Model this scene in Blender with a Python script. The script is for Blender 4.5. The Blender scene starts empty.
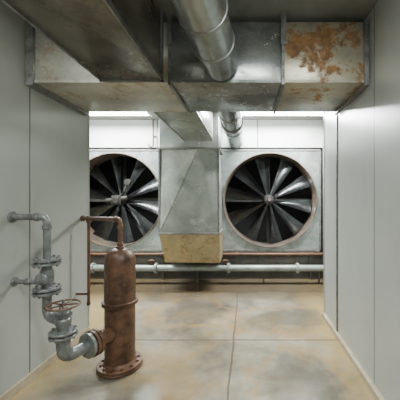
import bpy, bmesh, math
from mathutils import Vector, Matrix
C = bpy.context.scene.collection

# ------------------------------------------------------------------ materials
def new_mat(name):
    m = bpy.data.materials.new(name); m.use_nodes = True
    nt = m.node_tree; nt.nodes.clear()
    out = nt.nodes.new('ShaderNodeOutputMaterial'); b = nt.nodes.new('ShaderNodeBsdfPrincipled')
    nt.links.new(b.outputs[0], out.inputs[0])
    tc = nt.nodes.new('ShaderNodeNewGeometry')
    return m, nt, b, tc.outputs['Position']
def noise(nt, vec, scale, detail=5, rough=.55, stretch=None, dist=0, loc=None):
    if stretch or loc:
        mp = nt.nodes.new('ShaderNodeMapping')
        if stretch: mp.inputs['Scale'].default_value = stretch
        if loc: mp.inputs['Location'].default_value = loc
        nt.links.new(vec, mp.inputs[0]); vec = mp.outputs[0]
    n = nt.nodes.new('ShaderNodeTexNoise'); n.inputs['Scale'].default_value = scale
    n.inputs['Detail'].default_value = detail; n.inputs['Roughness'].default_value = rough
    n.inputs['Distortion'].default_value = dist
    nt.links.new(vec, n.inputs['Vector']); return n.outputs[0]
def ramp(nt, fac, stops):
    r = nt.nodes.new('ShaderNodeValToRGB'); e = r.color_ramp.elements
    while len(e) < len(stops): e.new(.5)
    for i, (p, c) in enumerate(stops):
        e[i].position = p; e[i].color = (c if len(c) == 4 else (*c, 1)) if not isinstance(c, (int, float)) else (c, c, c, 1)
    nt.links.new(fac, r.inputs[0]); return r.outputs[0]
def mix(nt, fac, a, b, mode='MIX'):
    n = nt.nodes.new('ShaderNodeMix'); n.data_type = 'RGBA'; n.blend_type = mode
    for sock, v in ((n.inputs[0], fac), (n.inputs[6], a), (n.inputs[7], b)):
        if isinstance(v, bpy.types.NodeSocket): nt.links.new(v, sock)
        elif isinstance(v, (int, float)): sock.default_value = v
        else: sock.default_value = (*v, 1)
    return n.outputs[2]
def math_(nt, op, a, b=None):
    n = nt.nodes.new('ShaderNodeMath'); n.operation = op
    for i, v in enumerate((a, b)):
        if v is None: continue
        if isinstance(v, bpy.types.NodeSocket): nt.links.new(v, n.inputs[i])
        else: n.inputs[i].default_value = v
    return n.outputs[0]
def sep(nt, vec):
    s = nt.nodes.new('ShaderNodeSeparateXYZ'); nt.links.new(vec, s.inputs[0]); return s.outputs
def bump(nt, b, h, strength=.2, dist=.01):
    n = nt.nodes.new('ShaderNodeBump'); n.inputs['Strength'].default_value = strength
    n.inputs['Distance'].default_value = dist
    nt.links.new(h, n.inputs['Height']); nt.links.new(n.outputs[0], b.inputs['Normal'])

def galv(name, c1, c2, rust=0.0, rustlo=.52, metallic=.55, rough=.34, rc=((.30,.13,.05),(.12,.05,.025)), rscale=3.0, stretch=None, pale=None, loc=None, centre=None, fall=.3, soft=.07, off=.07):
    m, nt, b, P = new_mat(name)
    n1 = noise(nt, P, 3.4, 7, .66, None, .4); n2 = noise(nt, P, 45, 3, .7)
    col = ramp(nt, n1, [(.36, c1), (.64, c2)])
    col = mix(nt, .28, col, ramp(nt, n2, [(.35, .35), (.65, .75)]), 'OVERLAY')
    if rust > 0:
        nr = noise(nt, P, rscale, 12, .74, stretch, .3, loc)
        if centre:
            d = nt.nodes.new('ShaderNodeVectorMath'); d.operation = 'DISTANCE'
            nt.links.new(P, d.inputs[0]); d.inputs[1].default_value = centre
            nr = math_(nt, 'ADD', math_(nt, 'SUBTRACT', nr, math_(nt, 'MULTIPLY', d.outputs['Value'], fall)), off)
        if pale:
            pf = ramp(nt, nr, [(rustlo-.14, 0.), (rustlo-.04, .9)])
            col = mix(nt, pf, col, pale)
        f = ramp(nt, nr, [(rustlo, 0.), (rustlo + soft, 1.)])
        rcol = ramp(nt, noise(nt, P, 16, 7, .7), [(.38, rc[1]), (.62, rc[0])])
        f2 = math_(nt, 'MULTIPLY', f, rust)
        col = mix(nt, f2, col, rcol)
        nt.links.new(math_(nt, 'MULTIPLY', math_(nt, 'SUBTRACT', 1.0, f2), metallic), b.inputs['Metallic'])
        nt.links.new(math_(nt, 'ADD', math_(nt, 'MULTIPLY', f2, .35), rough), b.inputs['Roughness'])
    else:
        b.inputs['Metallic'].default_value = metallic; b.inputs['Roughness'].default_value = rough
    nt.links.new(col, b.inputs['Base Color'])
    bump(nt, b, noise(nt, P, 4, 2), .22, .02)
    return m

def plain(name, c1, c2, scale=10, metallic=0., rough=.5, bs=.15, stretch=None):
    m, nt, b, P = new_mat(name)
    col = ramp(nt, noise(nt, P, scale, 7, .7, stretch), [(.36, c1), (.64, c2)])
    nt.links.new(col, b.inputs['Base Color'])
    b.inputs['Metallic'].default_value = metallic; b.inputs['Roughness'].default_value = rough
    bump(nt, b, noise(nt, P, scale * 4, 3), bs, .004)
    return m

def panel_wall(name, c, off, pitch=.88, axis=1, rough=.30):
    m, nt, b, P = new_mat(name)
    y = sep(nt, P)[axis]
    fr = math_(nt, 'FRACT', math_(nt, 'DIVIDE', math_(nt, 'SUBTRACT', y, off - pitch * 20), pitch))
    d = math_(nt, 'MINIMUM', fr, math_(nt, 'SUBTRACT', 1.0, fr))
    line = ramp(nt, math_(nt, 'MULTIPLY', d, 40.0), [(.20, 0.), (.34, 1.)])
    c2 = tuple(v * .82 for v in c)
    col = ramp(nt, noise(nt, P, 1.6, 6, .6, (1, 1, .5)), [(.3, c2), (.7, c)])
    smudge = ramp(nt, noise(nt, P, 9, 8, .7, (1, 1, .35)), [(.60, 0.), (.8, .5)])
    col = mix(nt, smudge, col, (.22, .19, .14))
    dark = tuple(v * .18 for v in c)
    col = mix(nt, line, dark, col)
    nt.links.new(col, b.inputs['Base Color'])
    b.inputs['Roughness'].default_value = rough
    h = math_(nt, 'ADD', line, math_(nt, 'MULTIPLY', noise(nt, P, 2.5, 2), .35))
    bump(nt, b, h, .35, .008)
    return m

M = {}
M['wall_l'] = panel_wall('painted_panel_left', (.36, .375, .345), 2.32)
M['wall_r'] = panel_wall('painted_panel_right', (.39, .405, .38), 2.2)
M['wall_b'] = panel_wall('painted_bulkhead', (.66, .69, .66), .2, 1.9, 0)
M['ceil'] = plain('ceiling_paint', (.17, .172, .15), (.24, .245, .215), 3, 0, .6)
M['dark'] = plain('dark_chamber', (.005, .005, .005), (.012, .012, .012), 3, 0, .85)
M['base'] = plain('kerb_concrete', (.30, .24, .15), (.42, .36, .25), 8, 0, .7)
M['galv'] = galv('galvanised_sheet', (.19, .20, .195), (.38, .395, .385), .4, .58, metallic=.65, rough=.24, rc=((.22,.16,.10),(.14,.09,.05)))
M['galv_fan'] = galv('galvanised_fan_housing', (.19, .215, .21), (.35, .38, .37), .6, .55, metallic=.5, rough=.28, rc=((.17,.14,.10),(.11,.08,.055)), soft=.14)
M['galv_rust'] = galv('galvanised_rust_blooms', (.25, .26, .235), (.37, .375, .335), .95, .51, rc=((.34,.165,.050),(.13,.062,.024)), rscale=4, pale=(.44,.40,.30), loc=(.3,.2,.9), centre=(.64,2.29,2.80), fall=.25, soft=.07, off=.10)
M['galv_l'] = galv('galvanised_warm', (.40, .395, .35), (.58, .57, .50), .65, .54, metallic=.4, rc=((.36,.24,.13),(.22,.13,.07)), rscale=4)
M['galv_dirty'] = galv('galvanised_dirty', (.13, .118, .095), (.27, .25, .205), .5, .54, rough=.24, rc=((.18,.115,.06),(.10,.062,.035)), rscale=2.2, soft=.18)
M['galv_round'] = galv('galvanised_round', (.28, .305, .30), (.46, .49, .48), .0, metallic=.8, rough=.26)
M['galv_vert'] = galv('galvanised_vertical', (.27, .30, .28), (.48, .51, .48), .4, .58, metallic=.55, rough=.26, rc=((.36,.31,.20),(.22,.17,.10)), rscale=2.5, soft=.12)
M['boot'] = galv('rusted_boot', (.27, .22, .12), (.38, .30, .165), .8, .50, rc=((.24,.13,.045),(.12,.065,.028)), metallic=.3, rscale=6, soft=.12)
M['flange'] = plain('duct_flange_steel', (.14, .14, .135), (.28, .28, .27), 12, .5, .36)
M['rust'] = plain('rusted_iron', (.036, .017, .010), (.135, .066, .036), 9, .15, .45, .45)
M['rust_l'] = plain('rusted_iron_light', (.065, .030, .017), (.15, .075, .040), 14, .15, .5, .4)
M['rustring'] = galv('fan_ring_rust', (.10, .08, .065), (.19, .16, .135), .75, .5, rc=((.12,.06,.035),(.06,.035,.022)), rscale=3, metallic=.4)
M['grey'] = plain('grey_painted_pipe', (.115, .122, .12), (.23, .24, .235), 14, .35, .34, .25)
M['pipe_w'] = galv('pale_service_pipe', (.22, .25, .235), (.36, .39, .37), .6, .56, metallic=.3)
M['black'] = plain('black_iron', (.012, .012, .012), (.05, .045, .04), 20, .4, .5)
M['hub'] = plain('dark_hub_metal', (.025, .023, .02), (.07, .06, .055), 15, .6, .45)
M['plinth'] = galv('fan_plinth_steel', (.04, .04, .036), (.09, .09, .08), .6, .50, metallic=.4, rc=((.08,.045,.025),(.05,.03,.018)))
M['blade'] = plain('fan_blade_alloy', (.07, .075, .08), (.14, .145, .15), 6, .88, .27, .05)
M['bolt'] = plain('bolt_steel', (.12, .12, .12), (.25, .24, .22), 30, .7, .4)
M['white'] = plain('fixture_enamel', (.7, .7, .68), (.8, .8, .78), 5, 0, .4)
def emis(name, col, s):
    m = bpy.data.materials.new(name); m.use_nodes = True; nt = m.node_tree; nt.nodes.clear()
    o = nt.nodes.new('ShaderNodeOutputMaterial'); e = nt.nodes.new('ShaderNodeEmission')
    e.inputs[0].default_value = (*col, 1); e.inputs[1].default_value = s
    nt.links.new(e.outputs[0], o.inputs[0]); return m
M['tube'] = emis('lit_fluorescent_tube', (.95, 1, .97), 28)

def floor_mat():
    m, nt, b, P = new_mat('stained_concrete')
    X, Y, Z = sep(nt, P)
    n = noise(nt, P, .9, 7, .58, None, .4, (1.4, .3, 0)); n2 = noise(nt, P, 4, 8, .68, None, .2)
    col = ramp(nt, n, [(.34, (.085, .073, .055)), (.45, (.165, .145, .11)), (.55, (.25, .225, .175)), (.67, (.35, .315, .245))])
    col = mix(nt, .45, col, ramp(nt, n2, [(.3, .26), (.7, .70)]), 'OVERLAY')
    warm = ramp(nt, noise(nt, P, 1.4, 8, .64, None, .3, (3.1, .7, 0)), [(.48, 0.), (.60, .6)])
    col = mix(nt, warm, col, (.27, .18, .08))
    ed = math_(nt, 'ABSOLUTE', math_(nt, 'ADD', X, .4))
    edw = ramp(nt, math_(nt, 'DIVIDE', math_(nt, 'ADD', ed, math_(nt, 'MULTIPLY', n2, .3)), 2.0), [(.60, 0.), (.78, .75)])
    col = mix(nt, edw, col, (.36, .26, .11))
    nw = math_(nt, 'MULTIPLY', math_(nt, 'SUBTRACT', noise(nt, P, 1.7, 8, .66, None, .5), .5), 2.2)
    for cx, cy, rx, ry in ((.45, 3.55, .55, .40), (-.75, 3.75, .55, .45), (.45, 2.2, .40, .55)):
        dx = math_(nt, 'DIVIDE', math_(nt, 'SUBTRACT', X, cx), rx); dy = math_(nt, 'DIVIDE', math_(nt, 'SUBTRACT', Y, cy), ry)
        d = math_(nt, 'SQRT', math_(nt, 'ADD', math_(nt, 'MULTIPLY', dx, dx), math_(nt, 'MULTIPLY', dy, dy)))
        d = math_(nt, 'DIVIDE', math_(nt, 'ADD', d, nw), 2.0)
        tide = ramp(nt, d, [(.42, 0.), (.51, .5), (.60, 0.)])
        col = mix(nt, tide, col, (.31, .19, .07))
        damp = ramp(nt, d, [(.28, .55), (.50, 0.)])
        col = mix(nt, damp, col, (.085, .075, .058))
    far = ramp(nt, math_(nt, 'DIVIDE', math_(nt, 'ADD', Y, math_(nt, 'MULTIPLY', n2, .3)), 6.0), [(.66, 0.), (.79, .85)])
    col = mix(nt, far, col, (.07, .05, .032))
    def ln(c, p, w):
        d = math_(nt, 'ABSOLUTE', math_(nt, 'SUBTRACT', c, p))
        return math_(nt, 'LESS_THAN', d, w)
    nz = math_(nt, 'MULTIPLY', math_(nt, 'SUBTRACT', noise(nt, P, 3, 3), .5), .03)
    xw = math_(nt, 'ADD', X, nz); yw = math_(nt, 'ADD', Y, nz)
    j = ln(xw, -.145, .009)
    for c, p in ((yw, 3.0), (yw, 4.6), (yw, 1.3)):
        j = math_(nt, 'MAXIMUM', j, ln(c, p, .011))
    col = mix(nt, math_(nt, 'MULTIPLY', j, .75), col, (.09, .06, .035))
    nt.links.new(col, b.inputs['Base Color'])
    nt.links.new(ramp(nt, n2, [(.35, .09), (.7, .24)]), b.inputs['Roughness'])
    bump(nt, b, noise(nt, P, 25, 5), .04, .004)
    return m
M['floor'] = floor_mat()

# ------------------------------------------------------------------ mesh builder
class MB:
    def __init__(s): s.bm = bmesh.new()
    def box(s, x0, x1, y0, y1, z0, z1, bev=0):
        v = [s.bm.verts.new((x, y, z)) for z in (z0, z1) for y in (y0, y1) for x in (x0, x1)]
        fs = [s.bm.faces.new([v[i] for i in q]) for q in ((0,2,3,1),(4,5,7,6),(0,1,5,4),(2,6,7,3),(0,4,6,2),(1,3,7,5))]
        if bev:
            es = list({e for f in fs for e in f.edges})
            bmesh.ops.bevel(s.bm, geom=es, offset=bev, segments=2, affect='EDGES', profile=.5)
        return s
    def rev(s, prof, origin=(0,0,0), axis=(0,0,1), n=40):
        q = Vector((0,0,1)).rotation_difference(Vector(axis).normalized()).to_matrix()
        o = Vector(origin); rings = []
        for r, z in prof:
            if r < 1e-6: rings.append([s.bm.verts.new(o + q @ Vector((0,0,z)))])
            else: rings.append([s.bm.verts.new(o + q @ Vector((r*math.cos(2*math.pi*i/n), r*math.sin(2*math.pi*i/n), z))) for i in range(n)])
        for a, b in zip(rings, rings[1:]):
            for i in range(n):
                j = (i+1) % n
                if len(a) == 1 and len(b) == 1: continue
                if len(a) == 1: s.bm.faces.new((a[0], b[j], b[i]))
                elif len(b) == 1: s.bm.faces.new((a[i], a[j], b[0]))
                else: s.bm.faces.new((a[i], a[j], b[j], b[i]))
        return s
    def cyl(s, p0, p1, r, n=28, bev=None):
        p0 = Vector(p0); p1 = Vector(p1); L = (p1-p0).length
        c = bev if bev is not None else min(.004, r*.2, L*.2)
        return s.rev([(0,0),(r-c,0),(r,c),(r,L-c),(r-c,L),(0,L)], p0, p1-p0, n)
    def tube(s, pts, r, bend=.06, n=20, caps=True):
        pts = [Vector(p) for p in pts]; path = [pts[0]]
        for i in range(1, len(pts)-1):
            a, b, c = pts[i-1], pts[i], pts[i+1]
            d0 = (a-b).normalized(); d1 = (c-b).normalized()
            k = min(bend, (a-b).length*.49, (c-b).length*.49)
            for t in range(9):
                u = t/8; path.append((b+d0*k)*(1-u)**2 + b*2*u*(1-u) + (b+d1*k)*u*u)
        path.append(pts[-1]); rings = []
        t = (path[1]-path[0]).normalized(); nrm = t.orthogonal().normalized()
        for i, p in enumerate(path):
            if i == 0: tt = t
            elif i == len(path)-1: tt = (path[i]-path[i-1]).normalized()
            else: tt = ((path[i+1]-path[i]).normalized() + (path[i]-path[i-1]).normalized()).normalized()
            nrm = (nrm - tt*nrm.dot(tt)).normalized(); bi = tt.cross(nrm)
            rings.append([s.bm.verts.new(p + (nrm*math.cos(2*math.pi*k/n) + bi*math.sin(2*math.pi*k/n))*r) for k in range(n)])
        for a, b in zip(rings, rings[1:]):
            for k in range(n):
                j = (k+1) % n; s.bm.faces.new((a[k], a[j], b[j], b[k]))
        if caps: s.bm.faces.new(rings[0][::-1]); s.bm.faces.new(rings[-1])
        return s
    def bolts(s, c, axis, R, count, r, h, a0=0):
        ax = Vector(axis).normalized(); q = Vector((0,0,1)).rotation_difference(ax).to_matrix()
        for i in range(count):
            a = a0 + 2*math.pi*i/count
            p = Vector(c) + q @ Vector((R*math.cos(a), R*math.sin(a), 0))
            s.rev([(0,0),(r,0),(r,h),(0,h)], p, ax, 6)
        return s
    def flange(s, c, axis, R, th=.02, gap=.004, count=8, pair=True, br=.009):
        ax = Vector(axis).normalized(); c = Vector(c)
        if pair:
            s.cyl(c-ax*(th+gap/2), c-ax*gap/2, R, bev=.002); s.cyl(c+ax*gap/2, c+ax*(th+gap/2), R, bev=.002)
            s.cyl(c-ax*gap, c+ax*gap, R*.7)
            s.bolts(c-ax*(th+gap/2+.014), ax, R*.82, count, br, 2*th+gap+.028)
        else:
            s.cyl(c-ax*th/2, c+ax*th/2, R); s.bolts(c-ax*(th/2+.01), ax, R*.8, count, br, th+.02)
        return s
    def done(s, name, mat, parent=None, smooth=True, **kw):
        bmesh.ops.recalc_face_normals(s.bm, faces=s.bm.faces[:])
        me = bpy.data.meshes.new(name); s.bm.to_mesh(me); s.bm.free()
        me.materials.append(M[mat] if isinstance(mat, str) else mat)
        if smooth:
            for p in me.polygons: p.use_smooth = True
            me.set_sharp_from_angle(angle=math.radians(35))
        o = bpy.data.objects.new(name, me); C.objects.link(o)
        if parent:
            o.parent = parent; o.matrix_parent_inverse = Matrix.Translation(-parent.location)
        for k, v in kw.items(): o[k] = v
        return o
def thing(name, loc, label, cat, **kw):
    e = bpy.data.objects.new(name, None); e.empty_display_size = .1; e.location = loc
    C.objects.link(e); e['label'] = label; e['category'] = cat
    for k, v in kw.items(): e[k] = v
    return e
def struct(name, mat, *b, smooth=False):
    return MB().box(*b).done(name, mat, smooth=smooth, kind='structure')

# ------------------------------------------------------------------ room
CH = 3.02
XL, XR = -1.8, 1.0
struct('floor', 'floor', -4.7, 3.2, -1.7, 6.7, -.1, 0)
struct('ceiling', 'ceil', -4.7, 3.2, -1.7, 6.7, CH, CH+.1)
struct('wall_left', 'wall_l', XL-.1, XL, -1.6, 3.17, 0, CH)
struct('wall_right', 'wall_r', XR, XR+.1, -1.6, 3.6, 0, CH)
struct('wall_rear', 'wall_b', XL-.1, XR+.1, -1.7, -1.6, 0, CH)
struct('wall_left_return', 'wall_b', -4.6, XL-.1, 3.07, 3.17, 0, CH)
struct('wall_right_return', 'wall_b', XR+.1, 3.1, 3.5, 3.6, 0, CH)
struct('wall_far_left', 'wall_l', -4.7, -4.6, 3.07, 6.6, 0, CH)
struct('wall_far_right', 'wall_r', 3.1, 3.2, 3.5, 6.6, 0, CH)
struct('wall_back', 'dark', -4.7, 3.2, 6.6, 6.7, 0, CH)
struct('wall_bulkhead', 'wall_b', -4.6, 3.1, 5.32, 5.38, 2.50, CH)
struct('baseboard_left', 'base', XL, XL+.02, -1.6, 3.17, 0, .07)
struct('baseboard_right', 'base', XR-.035, XR, -1.6, 3.6, 0, .05)
struct('trim_1', 'wall_r', XR-.006, XR+.106, 3.6, 3.62, 0, CH)
struct('trim_2', 'wall_l', XL-.106, XL+.006, 3.17, 3.19, 0, CH)
struct('trim_3', 'flange', XR-.012, XR, 3.09, 3.11, .05, 2.44)

# ------------------------------------------------------------------ cross duct
B = 2.46; T = 2.96; Y0 = 2.295; Y1 = 3.05
cd = thing('rectangular_duct', (-.4, 2.67, B), 'galvanised rectangular sheet metal duct spanning the corridor under the ceiling', 'air duct')
secs = [(-1.755, -.631, 'galv_l'), (-.631, .295, 'galv'), (.295, .985, 'galv_rust')]
for x0, x1, mt in secs:
    b = MB(); b.box(x0, x1, Y0, Y1, B, T, .006)
    b.box(x0+.01, x1-.01, Y0-.008, Y0+.002, B+.0, B+.022)
    b.done('duct_section', mt, cd, label='galvanised duct section with orange rust blooms' if mt == 'galv_rust' else 'plain grey galvanised duct section')
def rect_flange(x, w=.035, ex=.028):
    b = MB()
    b.box(x-w/2, x+w/2, Y0-ex, Y0+.001, B-ex, T+.01)
    b.box(x-w/2, x+w/2, Y0, Y1, B-ex, B+.001)
    b.box(x-w/2, x+w/2, Y1-.001, Y1+ex, B-ex, T+.01)
    for k in range(5):
        b.cyl((x, Y0-ex-.008, B+.05+k*.1), (x, Y0-ex+.002, B+.05+k*.1), .009, 8)
    b.done('duct_flange', 'flange', cd)
rect_flange(-1.765, .06, .03); rect_flange(-.631, .024, .02); rect_flange(.295, .024, .02); rect_flange(.972)
for x in (-.631, .295):
    MB().box(x-.02, x+.02, Y0-.03, Y0-.02, B+.3, CH).done('hanger_strap', 'flange', cd)

# ------------------------------------------------------------------ main duct above viewer
md = thing('supply_duct', (-.93, 1.2, B), 'dirty dark galvanised duct running under the ceiling into another duct', 'air duct')
b = MB(); b.box(-1.164, -.689, -.6, Y0-.03, B+.004, T, .006)
b.done('duct_body', 'galv_dirty', md)
for y in (-.2, .75, 2.24):
    b = MB(); b.box(-1.18, -.673, y-.012, y+.012, B-.012, B+.006); b.box(-.69, -.673, y-.012, y+.012, B-.012, CH)
    b.box(-1.18, -1.163, y-.012, y+.012, B-.012, CH); b.done('duct_flange', 'flange', md)
b = MB(); b.box(-.689, -.676, -.6, Y0-.03, B-.006, B+.028); b.box(-1.177, -1.164, -.6, Y0-.03, B-.006, B+.028)
b.done('corner_angle', 'flange', md)

# ------------------------------------------------------------------ round duct (front run slightly skewed, and rear run)
for ya, yb, sk, rr, bands, hang in ((-.4, Y0-.03, .07, .146, (.6, 1.3, 1.62, 1.95), (.9,)), (Y1+.012, 5.31, 0., .14, (3.5, 4.3), (4.0,))):
    rd = thing('round_duct', (-.213, (ya+yb)/2, 2.6), 'grey galvanised round duct run under the ceiling beside the rectangular duct', 'round duct', group='round duct runs')
    fx = lambda y: -.213 - sk*(Y0-y) if sk else -.213
    ax = Vector((fx(yb)-fx(ya), yb-ya, 0)).normalized(); q = rr-.14
    MB().cyl((fx(ya), ya, 2.607), (fx(yb), yb, 2.607), rr, 48).done('duct_pipe', 'galv_round', rd)
    for y in bands:
        MB().rev([(.139+q,-.012),(.145+q,-.010),(.148+q,0),(.145+q,.010),(.139+q,.012)], (fx(y), y, 2.607), ax, 48).done('joint_band', 'flange', rd)
    for y in hang:
        cx = fx(y); b = MB(); b.box(cx-.157-q, cx-.149-q, y-.012, y+.012, 2.6, CH); b.box(cx+.149+q, cx+.157+q, y-.012, y+.012, 2.6, CH)
        b.rev([(.140+q,-.012),(.156+q,-.012),(.156+q,.012),(.140+q,.012)], (cx, y, 2.607), (0,1,0), 48)
        b.done('hanger_strap', 'flange', rd)

# ------------------------------------------------------------------ branch duct + vertical duct
bd = thing('branch_duct', (-.8, 3.9, B), 'galvanised duct linking the ceiling duct to the upright duct', 'air duct')
MB().box(-1.02, -.56, Y1+.03, 4.60, B+.01, T, .005).done('duct_body', 'galv_vert', bd)
b = MB(); b.box(-1.03, -1.018, Y1+.03, 4.58, B+.005, B+.03); b.box(-.562, -.55, Y1+.03, 4.58, B+.005, B+.03); b.done('corner_angle', 'flange', bd)

vd = thing('upright_duct', (-.95, 4.95, .45), 'galvanised upright duct with folded front and rusty boot between fans', 'air duct')
MB().box(-1.45, -.47, 4.63, 5.2, 2.36, T, .005).done('duct_head', 'galv_vert', vd)
b = MB(); zt, zb = 2.34, .96
vs = {k: b.bm.verts.new(v) for k, v in dict(a=(-1.45,4.65,zt), b_=(-.80,4.60,zt), c=(-.48,4.625,zt), d=(-.48,5.2,zt), e=(-1.45,5.2,zt),
      A=(-1.44,4.60,zb), Cc=(-.46,4.60,zb), D=(-.46,5.2,zb), E=(-1.44,5.2,zb)).items()}
for f in ('a b_ c d e', 'A E D Cc', 'a A b_', 'b_ A Cc', 'b_ Cc c', 'c Cc D d', 'd D E e', 'e E A a'):
    b.bm.faces.new([vs[k] for k in f.split()])
b.done('duct_body', 'galv_vert', vd, smooth=False)
b = MB(); b.tube([(-.80,4.598,zt), (-1.43,4.598,zb+.02)], .0065, n=8)
b.done('fold_seam', 'flange', vd)
b = MB(); b.box(-1.458, -1.430, 4.60, 4.645, zb, zt); b.done('corner_angle', 'flange', vd)
b = MB(); b.box(-.485, -.455, 4.585, 4.63, zb, zt); b.done('corner_angle', 'flange', vd)
b = MB()
vs = [b.bm.verts.new(v) for v in ((-1.44,4.58,.94),(-.45,4.58,.94),(-.45,5.2,.94),(-1.44,5.2,.94),(-1.37,4.68,.46),(-.45,4.62,.46),(-.45,5.16,.46),(-1.37,5.16,.46))]
for q in ((0,1,2,3),(4,5,6,7),(0,1,5,4),(1,2,6,5),(2,3,7,6),(3,0,4,7)): b.bm.faces.new([vs[i] for i in q])
b.done('duct_boot', 'boot', vd, smooth=False, label='rust-stained tapered boot')
for z, x0, x1, y0 in ((2.35, -1.475, -.445, 4.585), (.95, -1.455, -.435, 4.57)):
    MB().box(x0, x1, y0, 5.22, z-.016, z+.016, .003).done('duct_flange', 'flange', vd)

# ------------------------------------------------------------------ fans
def make_fan(cx, label, nbl, a0, extra):
    cz = 1.5; R = .888; H = .95; Y = 5.32
    f = thing('axial_fan', (cx, Y, .55), label, 'fan', group='wall fans')
    b = MB(); n = 64; fr = []
    for yy in (Y, Y+.02):
        inn, out = [], []
        for i in range(n):
            a = 2*math.pi*i/n; c, s_ = math.cos(a), math.sin(a); k = H/max(abs(c), abs(s_))
            inn.append(b.bm.verts.new((cx+R*c, yy, cz+R*s_))); out.append(b.bm.verts.new((cx+k*c, yy, cz+k*s_)))
        fr.append((inn, out))
    for i in range(n):
        j = (i+1) % n
        for q in ((fr[0][0][i], fr[0][0][j], fr[0][1][j], fr[0][1][i]), (fr[1][0][i], fr[1][0][j], fr[1][1][j], fr[1][1][i]),
                  (fr[0][1][i], fr[0][1][j], fr[1][1][j], fr[1][1][i]), (fr[0][0][i], fr[0][0][j], fr[1][0][j], fr[1][0][i])):
            b.bm.faces.new(q)
    for i in range(9):
        t = -H+.06 + i*(2*H-.12)/8
        for p in ((cx+t, Y, cz+H-.03), (cx+t, Y, cz-H+.03), (cx-H+.03, Y, cz+t), (cx+H-.03, Y, cz+t)):
            b.cyl((p[0], Y-.01, p[2]), (p[0], Y+.002, p[2]), .012, 8)
    b.done('housing_panel', 'galv_fan', f)
    b = MB()
    for x0, x1, z0, z1 in ((cx-H, cx+H, cz+H-.014, cz+H+.014), (cx-H, cx+H, cz-H-.025, cz-H+.014), (cx-H-.018, cx-H+.018, cz-H, cz+H), (cx+H-.018, cx+H+.018, cz-H, cz+H)):
        b.box(x0, x1, Y-.02, Y+.04, z0, z1)
    b.done('housing_frame', 'flange', f)
    MB().rev([(.878,.40),(.878,0),(.880,-.035),(.884,-.042),(.894,-.042),(.898,-.035),(.898,0),(.896,.004),(.890,.02),(.890,.40),(.878,.40)], (cx, Y, cz), (0,1,0), 96).done('inlet_ring', 'rustring', f, label='brown rusty round inlet ring')
    HY = Y+.24
    b = MB(); b.rev([(0,-.10),(.035,-.10),(.04,-.07),(.07,-.065),(.10,-.03),(.105,.10),(.09,.13),(0,.13)], (cx, HY, cz), (0,1,0), 36)
    b.bolts((cx, HY-.07, cz), (0,1,0), .07, 6, .010, .03); b.done('hub', 'hub', f, label='dark metal hub')
    MB().cyl((cx, HY-.15, cz), (cx, HY+.6, cz), .025).done('shaft', 'bolt', f)
    bm = bmesh.new(); NR, NC = 14, 7; g = []
    for i in range(NR+1):
        u = i/NR; r = .085 + u*.772; ch = .09 + .21*u; pit = math.radians(50 - 27*u)
        row = []
        for k in range(NC+1):
            w = k/NC-.5; cam = .03*(1-4*w*w)
            ex, ey = w*ch, cam
            z = ex*math.cos(pit)-ey*math.sin(pit); y = ex*math.sin(pit)+ey*math.cos(pit)
            rr = math.sqrt(max(r*r - z*z, .0001)) if u > .5 else r
            row.append(bm.verts.new((rr, y, z)))
        g.append(row)
    for i in range(NR):
        for k in range(NC): bm.faces.new((g[i][k], g[i+1][k], g[i+1][k+1], g[i][k+1]))
    bmesh.ops.solidify(bm, geom=bm.faces[:], thickness=.008)
    bmesh.ops.recalc_face_normals(bm, faces=bm.faces[:])
    me = bpy.data.meshes.new('blade'); bm.to_mesh(me); bm.free(); me.materials.append(M['blade'])
    for p in me.polygons: p.use_smooth = True
    me.set_sharp_from_angle(angle=math.radians(50))
    for i in range(nbl):
        o = bpy.data.objects.new('blade', me); C.objects.link(o); o.parent = f
        o.location = (0, HY-Y, cz-.55); o.rotation_euler = (0, a0 + 2*math.pi*i/nbl, 0)
    b = MB()
    b.box(cx-.86, cx+.86, HY+.16, HY+.2, cz-.035, cz+.035); b.cyl((cx, HY+.14, cz), (cx, HY+.3, cz), .1)
    b.box(cx-.03, cx+.03, HY+.16, HY+.2, cz-.86, cz+.86)
    b.done('bearing_support', 'black', f)
    if extra:
        MB().tube([(cx+.05, HY-.12, cz+.02), (cx+.14, HY-.22, cz+.15), (cx+.22, HY-.17, cz+.36)], .016, .05, 10).done('grease_line', 'black', f)
        b = MB(); b.cyl((cx-.2, HY-.17, cz-.02), (cx+.2, HY-.17, cz+.04), .05, 16)
        b.box(cx-.09, cx+.09, HY-.22, HY-.1, cz-.09, cz+.09, .01); b.cyl((cx, HY-.25, cz), (cx, HY-.2, cz), .065, 20)
        b.bolts((cx, HY-.235, cz), (0,1,0), .075, 4, .014, .03, .78)
        b.done('shaft_bearing', 'black', f, label='dark shaft bearing on the hub')
        MB().cyl((cx+.21, HY-.22, cz+.34), (cx+.21, HY-.13, cz+.34), .06, 16).done('grease_cup', 'black', f)
    return f
make_fan(-2.50, 'large axial fan with dark blades and a bearing on its hub', 10, .2, True)
make_fan(.435, 'large axial fan with brown ring in a galvanised square housing', 10, .15, False)
struct('wall_panel_between', 'galv_fan', -1.53, -.535, 5.33, 5.36, .52, 2.5)
struct('wall_panel_side', 'galv_fan', 1.5, 3.1, 5.33, 5.36, .52, 2.5)
struct('wall_panel_end', 'galv_fan', -4.6, -3.47, 5.33, 5.36, .52, 2.5)
struct('wall_plinth', 'plinth', -4.6, 3.1, 5.34, 5.38, 0, .52)
col = thing('steel_column', (1.44, 5.2, 0), 'slim grey steel column beside the fan housing', 'column')
MB().box(1.41, 1.47, 5.16, 5.22, 0, CH, .004).done('column_shaft', 'flange', col)

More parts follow.
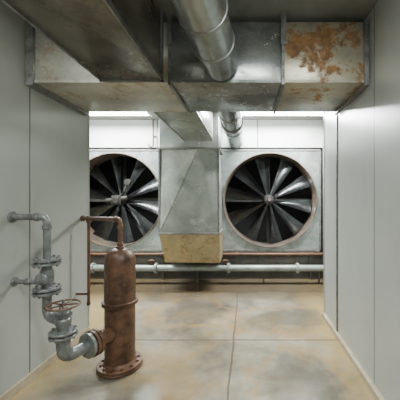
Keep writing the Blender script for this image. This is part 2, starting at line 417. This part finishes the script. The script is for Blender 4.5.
# ------------------------------------------------------------------ back pipes
p1 = thing('service_pipe', (-.8, 5.0, .3), 'pale grey horizontal water pipe running along below the fans', 'pipe')
MB().tube([(-4.58, 5.0, .285), (3.08, 5.0, .285)], .056, n=24).done('pipe_run', 'pipe_w', p1)
for x in (-1.62, -.33, .9, -2.75):
    MB().flange((x, 5.0, .285), (1,0,0), .092, .015).done('pipe_flange', 'pipe_w', p1)
for x in (-1.70, -.38):
    b = MB(); b.cyl((x, 5.0, .32), (x, 5.0, .44), .02, 12); b.cyl((x-.05, 4.98, .42), (x+.05, 4.98, .42), .017, 10)
    b.done('bleed_valve', 'rust_l', p1)
for x in (-3.6, -2.1, -.9, .3, 1.3):
    b = MB(); b.box(x-.015, x+.015, 5.03, 5.06, 0, .24); b.box(x-.015, x+.015, 4.97, 5.05, .22, .235); b.done('pipe_bracket', 'plinth', p1)
p2 = thing('drain_pipe', (-.8, 5.18, .58), 'thin rusty horizontal pipe with couplings under the fan housings', 'pipe')
MB().tube([(-4.58, 5.26, .48), (3.08, 5.26, .48)], .032, n=16).done('pipe_run', 'rust_l', p2)
for x in (-3.2, -1.58, -.2, 1.2):
    MB().cyl((x-.03, 5.26, .48), (x+.03, 5.26, .48), .04, 16).done('pipe_coupling', 'rust', p2)
    MB().box(x-.015, x+.015, 5.25, 5.27, 0, .46).done('pipe_bracket', 'plinth', p2)
cdn = thing('conduit', (-1.76, 5.2, 2.6), 'thin brown conduit with a bent end on the bulkhead', 'conduit')
MB().tube([(-1.76, 5.25, CH), (-1.76, 5.25, 2.50), (-1.84, 5.25, 2.50), (-1.84, 5.25, 2.56)], .014, .05, 12).done('conduit_run', 'rust_l', cdn)
MB().box(-1.79, -1.73, 5.25, 5.32, 2.7, 2.72).done('conduit_clip', 'flange', cdn)

# ------------------------------------------------------------------ rusty vessel
tx, ty = -1.142, 2.52
tk = thing('pressure_vessel', (tx, ty, 0), 'rusty brown iron vessel with domed top and bolted base on concrete', 'tank')
MB().rev([(0,.05),(.128,.05),(.128,.57),(0,.57)], (tx,ty,0), n=56).done('lower_shell', 'rust', tk)
top = [(0,.60),(.131,.60),(.131,.955)] + [(.131*max(math.cos(a),0)**.75, .955+.115*math.sin(a)) for a in [math.radians(k*7.5) for k in range(1,12)]] + [(0,1.07)]
MB().rev(top, (tx,ty,0), n=56).done('upper_shell', 'rust', tk)
MB().rev([(.125,.566),(.148,.569),(.151,.572),(.151,.583),(.142,.584),(.142,.588),(.151,.589),(.151,.600),(.148,.603),(.125,.606)], (tx,ty,0), n=56).done('body_band', 'rust', tk)
MB().flange((tx,ty,.030), (0,0,1), .190, .018, .006, 12, br=.012).rev([(.128,.050),(.142,.051),(.132,.070),(.128,.075)], (tx,ty,0), n=56).done('base_flange', 'rust_l', tk, label='round base flange with bolts')
b = MB(); b.cyl((tx,ty,1.06),(tx,ty,1.085),.036,20); b.cyl((tx,ty,1.085),(tx,ty,1.11),.028,8); b.done('top_nozzle', 'rust', tk)
WE = Vector((XL, 3.06, 1.30)); TT = Vector((tx, ty, 1.325))
b = MB(); b.tube([(tx,ty,1.10), TT, WE], .020, .04)
d = (WE-TT).normalized()
b.cyl((tx,ty,1.24),(tx,ty,1.275),.027,20); b.cyl(TT+d*.05, TT+d*.085, .027, 20)
b.cyl(WE-d*.03, WE, .032, 20)
b.done('vent_pipe', 'rust_l', tk)
e = TT*.20 + WE*.80
b = MB(); b.tube([e, (e.x, e.y, .40)], .015, n=14); b.cyl(e-Vector((0,0,.045)), e+Vector((0,0,.026)), .025, 16); b.cyl((e.x,e.y,.39),(e.x,e.y,.43),.019,12)
b.box(XL, e.x, e.y-.008, e.y+.008, .50, .52)
b.done('drop_pipe', 'rust_l', tk)
vx, vy = -1.345, 2.05; oz = .34
dv = Vector((tx-vx, ty-vy, 0)).normalized()
st = Vector((vx,vy,oz)) + dv*.245; en = Vector((tx,ty,oz)) - dv*.115
MB().tube([st, en], .066, n=28).done('side_nozzle', 'rust_l', tk)
MB().flange(st, dv, .105, .024, .008, 8, br=.011).done('nozzle_flange', 'rust_l', tk)

# ------------------------------------------------------------------ grey valve pipework
gp = thing('valve_pipework', (vx, vy, .3), 'grey painted pipework with bolted flanges and valve beside a rusty vessel', 'pipe valve')
gx, gy = -1.532, 2.145
MB().tube([(XL, gy, 1.37), (gx, gy, 1.37), (gx, gy, 1.04)], .026, .055).done('inlet_pipe', 'grey', gp)
b = MB(); b.cyl((XL, gy, 1.37), (XL+.012, gy, 1.37), .044); b.bolts((XL+.008, gy, 1.37), (1,0,0), .034, 6, .006, .012); b.done('wall_flange', 'grey', gp)
MB().cyl((gx-.09, gy, 1.37), (gx-.06, gy, 1.37), .034).done('pipe_coupling', 'grey', gp)
MB().cyl((gx, gy, 1.275), (gx, gy, 1.31), .034).done('pipe_coupling', 'grey', gp)
MB().flange((gx,gy,1.03), (0,0,1), .096, .016, .014, 8, br=.010).done('pipe_flange', 'grey', gp)
b = MB(); b.rev([(.030,1.01),(.034,.985),(.046,.955),(.048,.915),(.045,.875),(.034,.845),(.030,.82)], (gx,gy,0), n=28)
b.rev([(.032,.0),(.032,.056),(.044,.058),(.044,.070),(.038,.074),(.02,.080),(0,.082)], (gx, gy, .91), (0,-1,0), 24)
b.bolts((gx, gy-.063, .91), (0,-1,0), .036, 6, .006, .017)
b.done('check_valve_body', 'grey', gp)
MB().flange((gx,gy,.81), (0,0,1), .096, .016, .014, 8, br=.010).done('pipe_flange', 'grey', gp)
MB().tube([(gx-.03, gy, .87), (XL, gy+.02, .87)], .018).done('branch_pipe', 'grey', gp)
MB().cyl((XL, gy+.02, .87), (XL+.012, gy+.02, .87), .036).done('wall_flange', 'grey', gp)
MB().cyl((XL+.09, gy+.014, .87), (XL+.135, gy+.011, .87), .028, 8).done('pipe_union', 'grey', gp)
MB().tube([(gx, gy, .79), (gx, gy, .61), (vx-.02, vy, .61)], .033, .08).done('connecting_elbow', 'grey', gp)
b = MB(); b.rev([(.036,.545),(.042,.57),(.053,.60),(.053,.63),(.040,.648),(.036,.652),(.058,.654),(.058,.664),(.046,.665),(.046,.670),(.058,.671),(.058,.680),(.028,.683),(.022,.705),(0,.705)], (vx,vy,0), n=28)
b.bolts((vx,vy,.646), (0,0,1), .048, 6, .007, .042); b.done('valve_body', 'grey', gp)
for s_ in (-1, 1):
    MB().box(vx+s_*.026-.004, vx+s_*.026+.004, vy-.006, vy+.006, .680, .718).done('yoke_arm', 'grey', gp)
MB().cyl((vx,vy,.69), (vx,vy,.772), .009, 12).done('valve_stem', 'bolt', gp)
b = MB(); R = .108; zc = .732
ring = [(R+.008*math.cos(2*math.pi*k/12), .007*math.sin(2*math.pi*k/12)) for k in range(13)]
b.rev(ring, (vx,vy,zc), n=48); b.cyl((vx,vy,zc-.010),(vx,vy,zc+.012),.02,16)
for i in range(5):
    a = 2*math.pi*i/5+.3; b.tube([(vx+.015*math.cos(a), vy+.015*math.sin(a), zc), (vx+R*math.cos(a), vy+R*math.sin(a), zc)], .006, n=8)
b.done('handwheel', 'rust_l', gp, label='rusty round handwheel')
MB().flange((vx,vy,.525), (0,0,1), .093, .015, .014, 8, br=.010).done('pipe_flange', 'grey', gp)
MB().tube([(vx,vy,.51), (vx,vy,oz), tuple(st-dv*.03)], .046, .12).done('outlet_elbow', 'grey', gp)
MB().cyl(st-dv*.062, st-dv*.036, .098).done('outlet_flange', 'grey', gp)

# ------------------------------------------------------------------ light fixtures
def fixture(x0, x1, y, label, power):
    f = thing('fluorescent_light', ((x0+x1)/2, y, CH), label, 'ceiling light', group='ceiling strip lights')
    b = MB(); b.box(x0, x1, y-.09, y+.09, CH-.05, CH, .005); b.box(x0, x0+.02, y-.09, y+.09, CH-.1, CH-.04); b.box(x1-.02, x1, y-.09, y+.09, CH-.1, CH-.04)
    b.done('light_housing', 'white', f)
    for dy in (-.04, .04):
        MB().cyl((x0+.02, y+dy, CH-.08), (x1-.02, y+dy, CH-.08), .018, 14).done('fluorescent_tube', 'tube', f)
    l = bpy.data.lights.new('strip_light', 'AREA'); l.shape = 'RECTANGLE'; l.size = x1-x0-.04; l.size_y = .16
    l.energy = power; l.color = (.95, 1, .97)
    o = bpy.data.objects.new('strip_light', l); o.location = ((x0+x1)/2, y, CH-.105); C.objects.link(o); o.parent = f
    o.matrix_parent_inverse = Matrix.Translation(-f.location)
fixture(-3.3, -1.62, 4.68, 'lit white twin-tube strip light in front of the fan bulkhead', 250)
fixture(-.40, 1.3, 4.68, 'lit white twin-tube strip light in front of the fan bulkhead', 310)
fixture(-.1, .85, .1, 'lit white twin-tube strip light on the corridor ceiling', 105)
fixture(-1.65, -1.25, .9, 'short lit white strip light beside the supply duct', 26)

w = bpy.data.worlds.new('world'); bpy.context.scene.world = w; w.use_nodes = True
w.node_tree.nodes['Background'].inputs[0].default_value = (.5, .52, .5, 1); w.node_tree.nodes['Background'].inputs[1].default_value = .05

# ------------------------------------------------------------------ camera
cam = bpy.data.cameras.new('camera'); co = bpy.data.objects.new('camera', cam); C.objects.link(co)
co.location = (0, 0, 1.5); co.rotation_euler = (math.radians(90), 0, 0)
cam.sensor_width = 36; cam.lens = 25.2; cam.shift_x = -47/400; cam.clip_start = .02
bpy.context.scene.camera = co
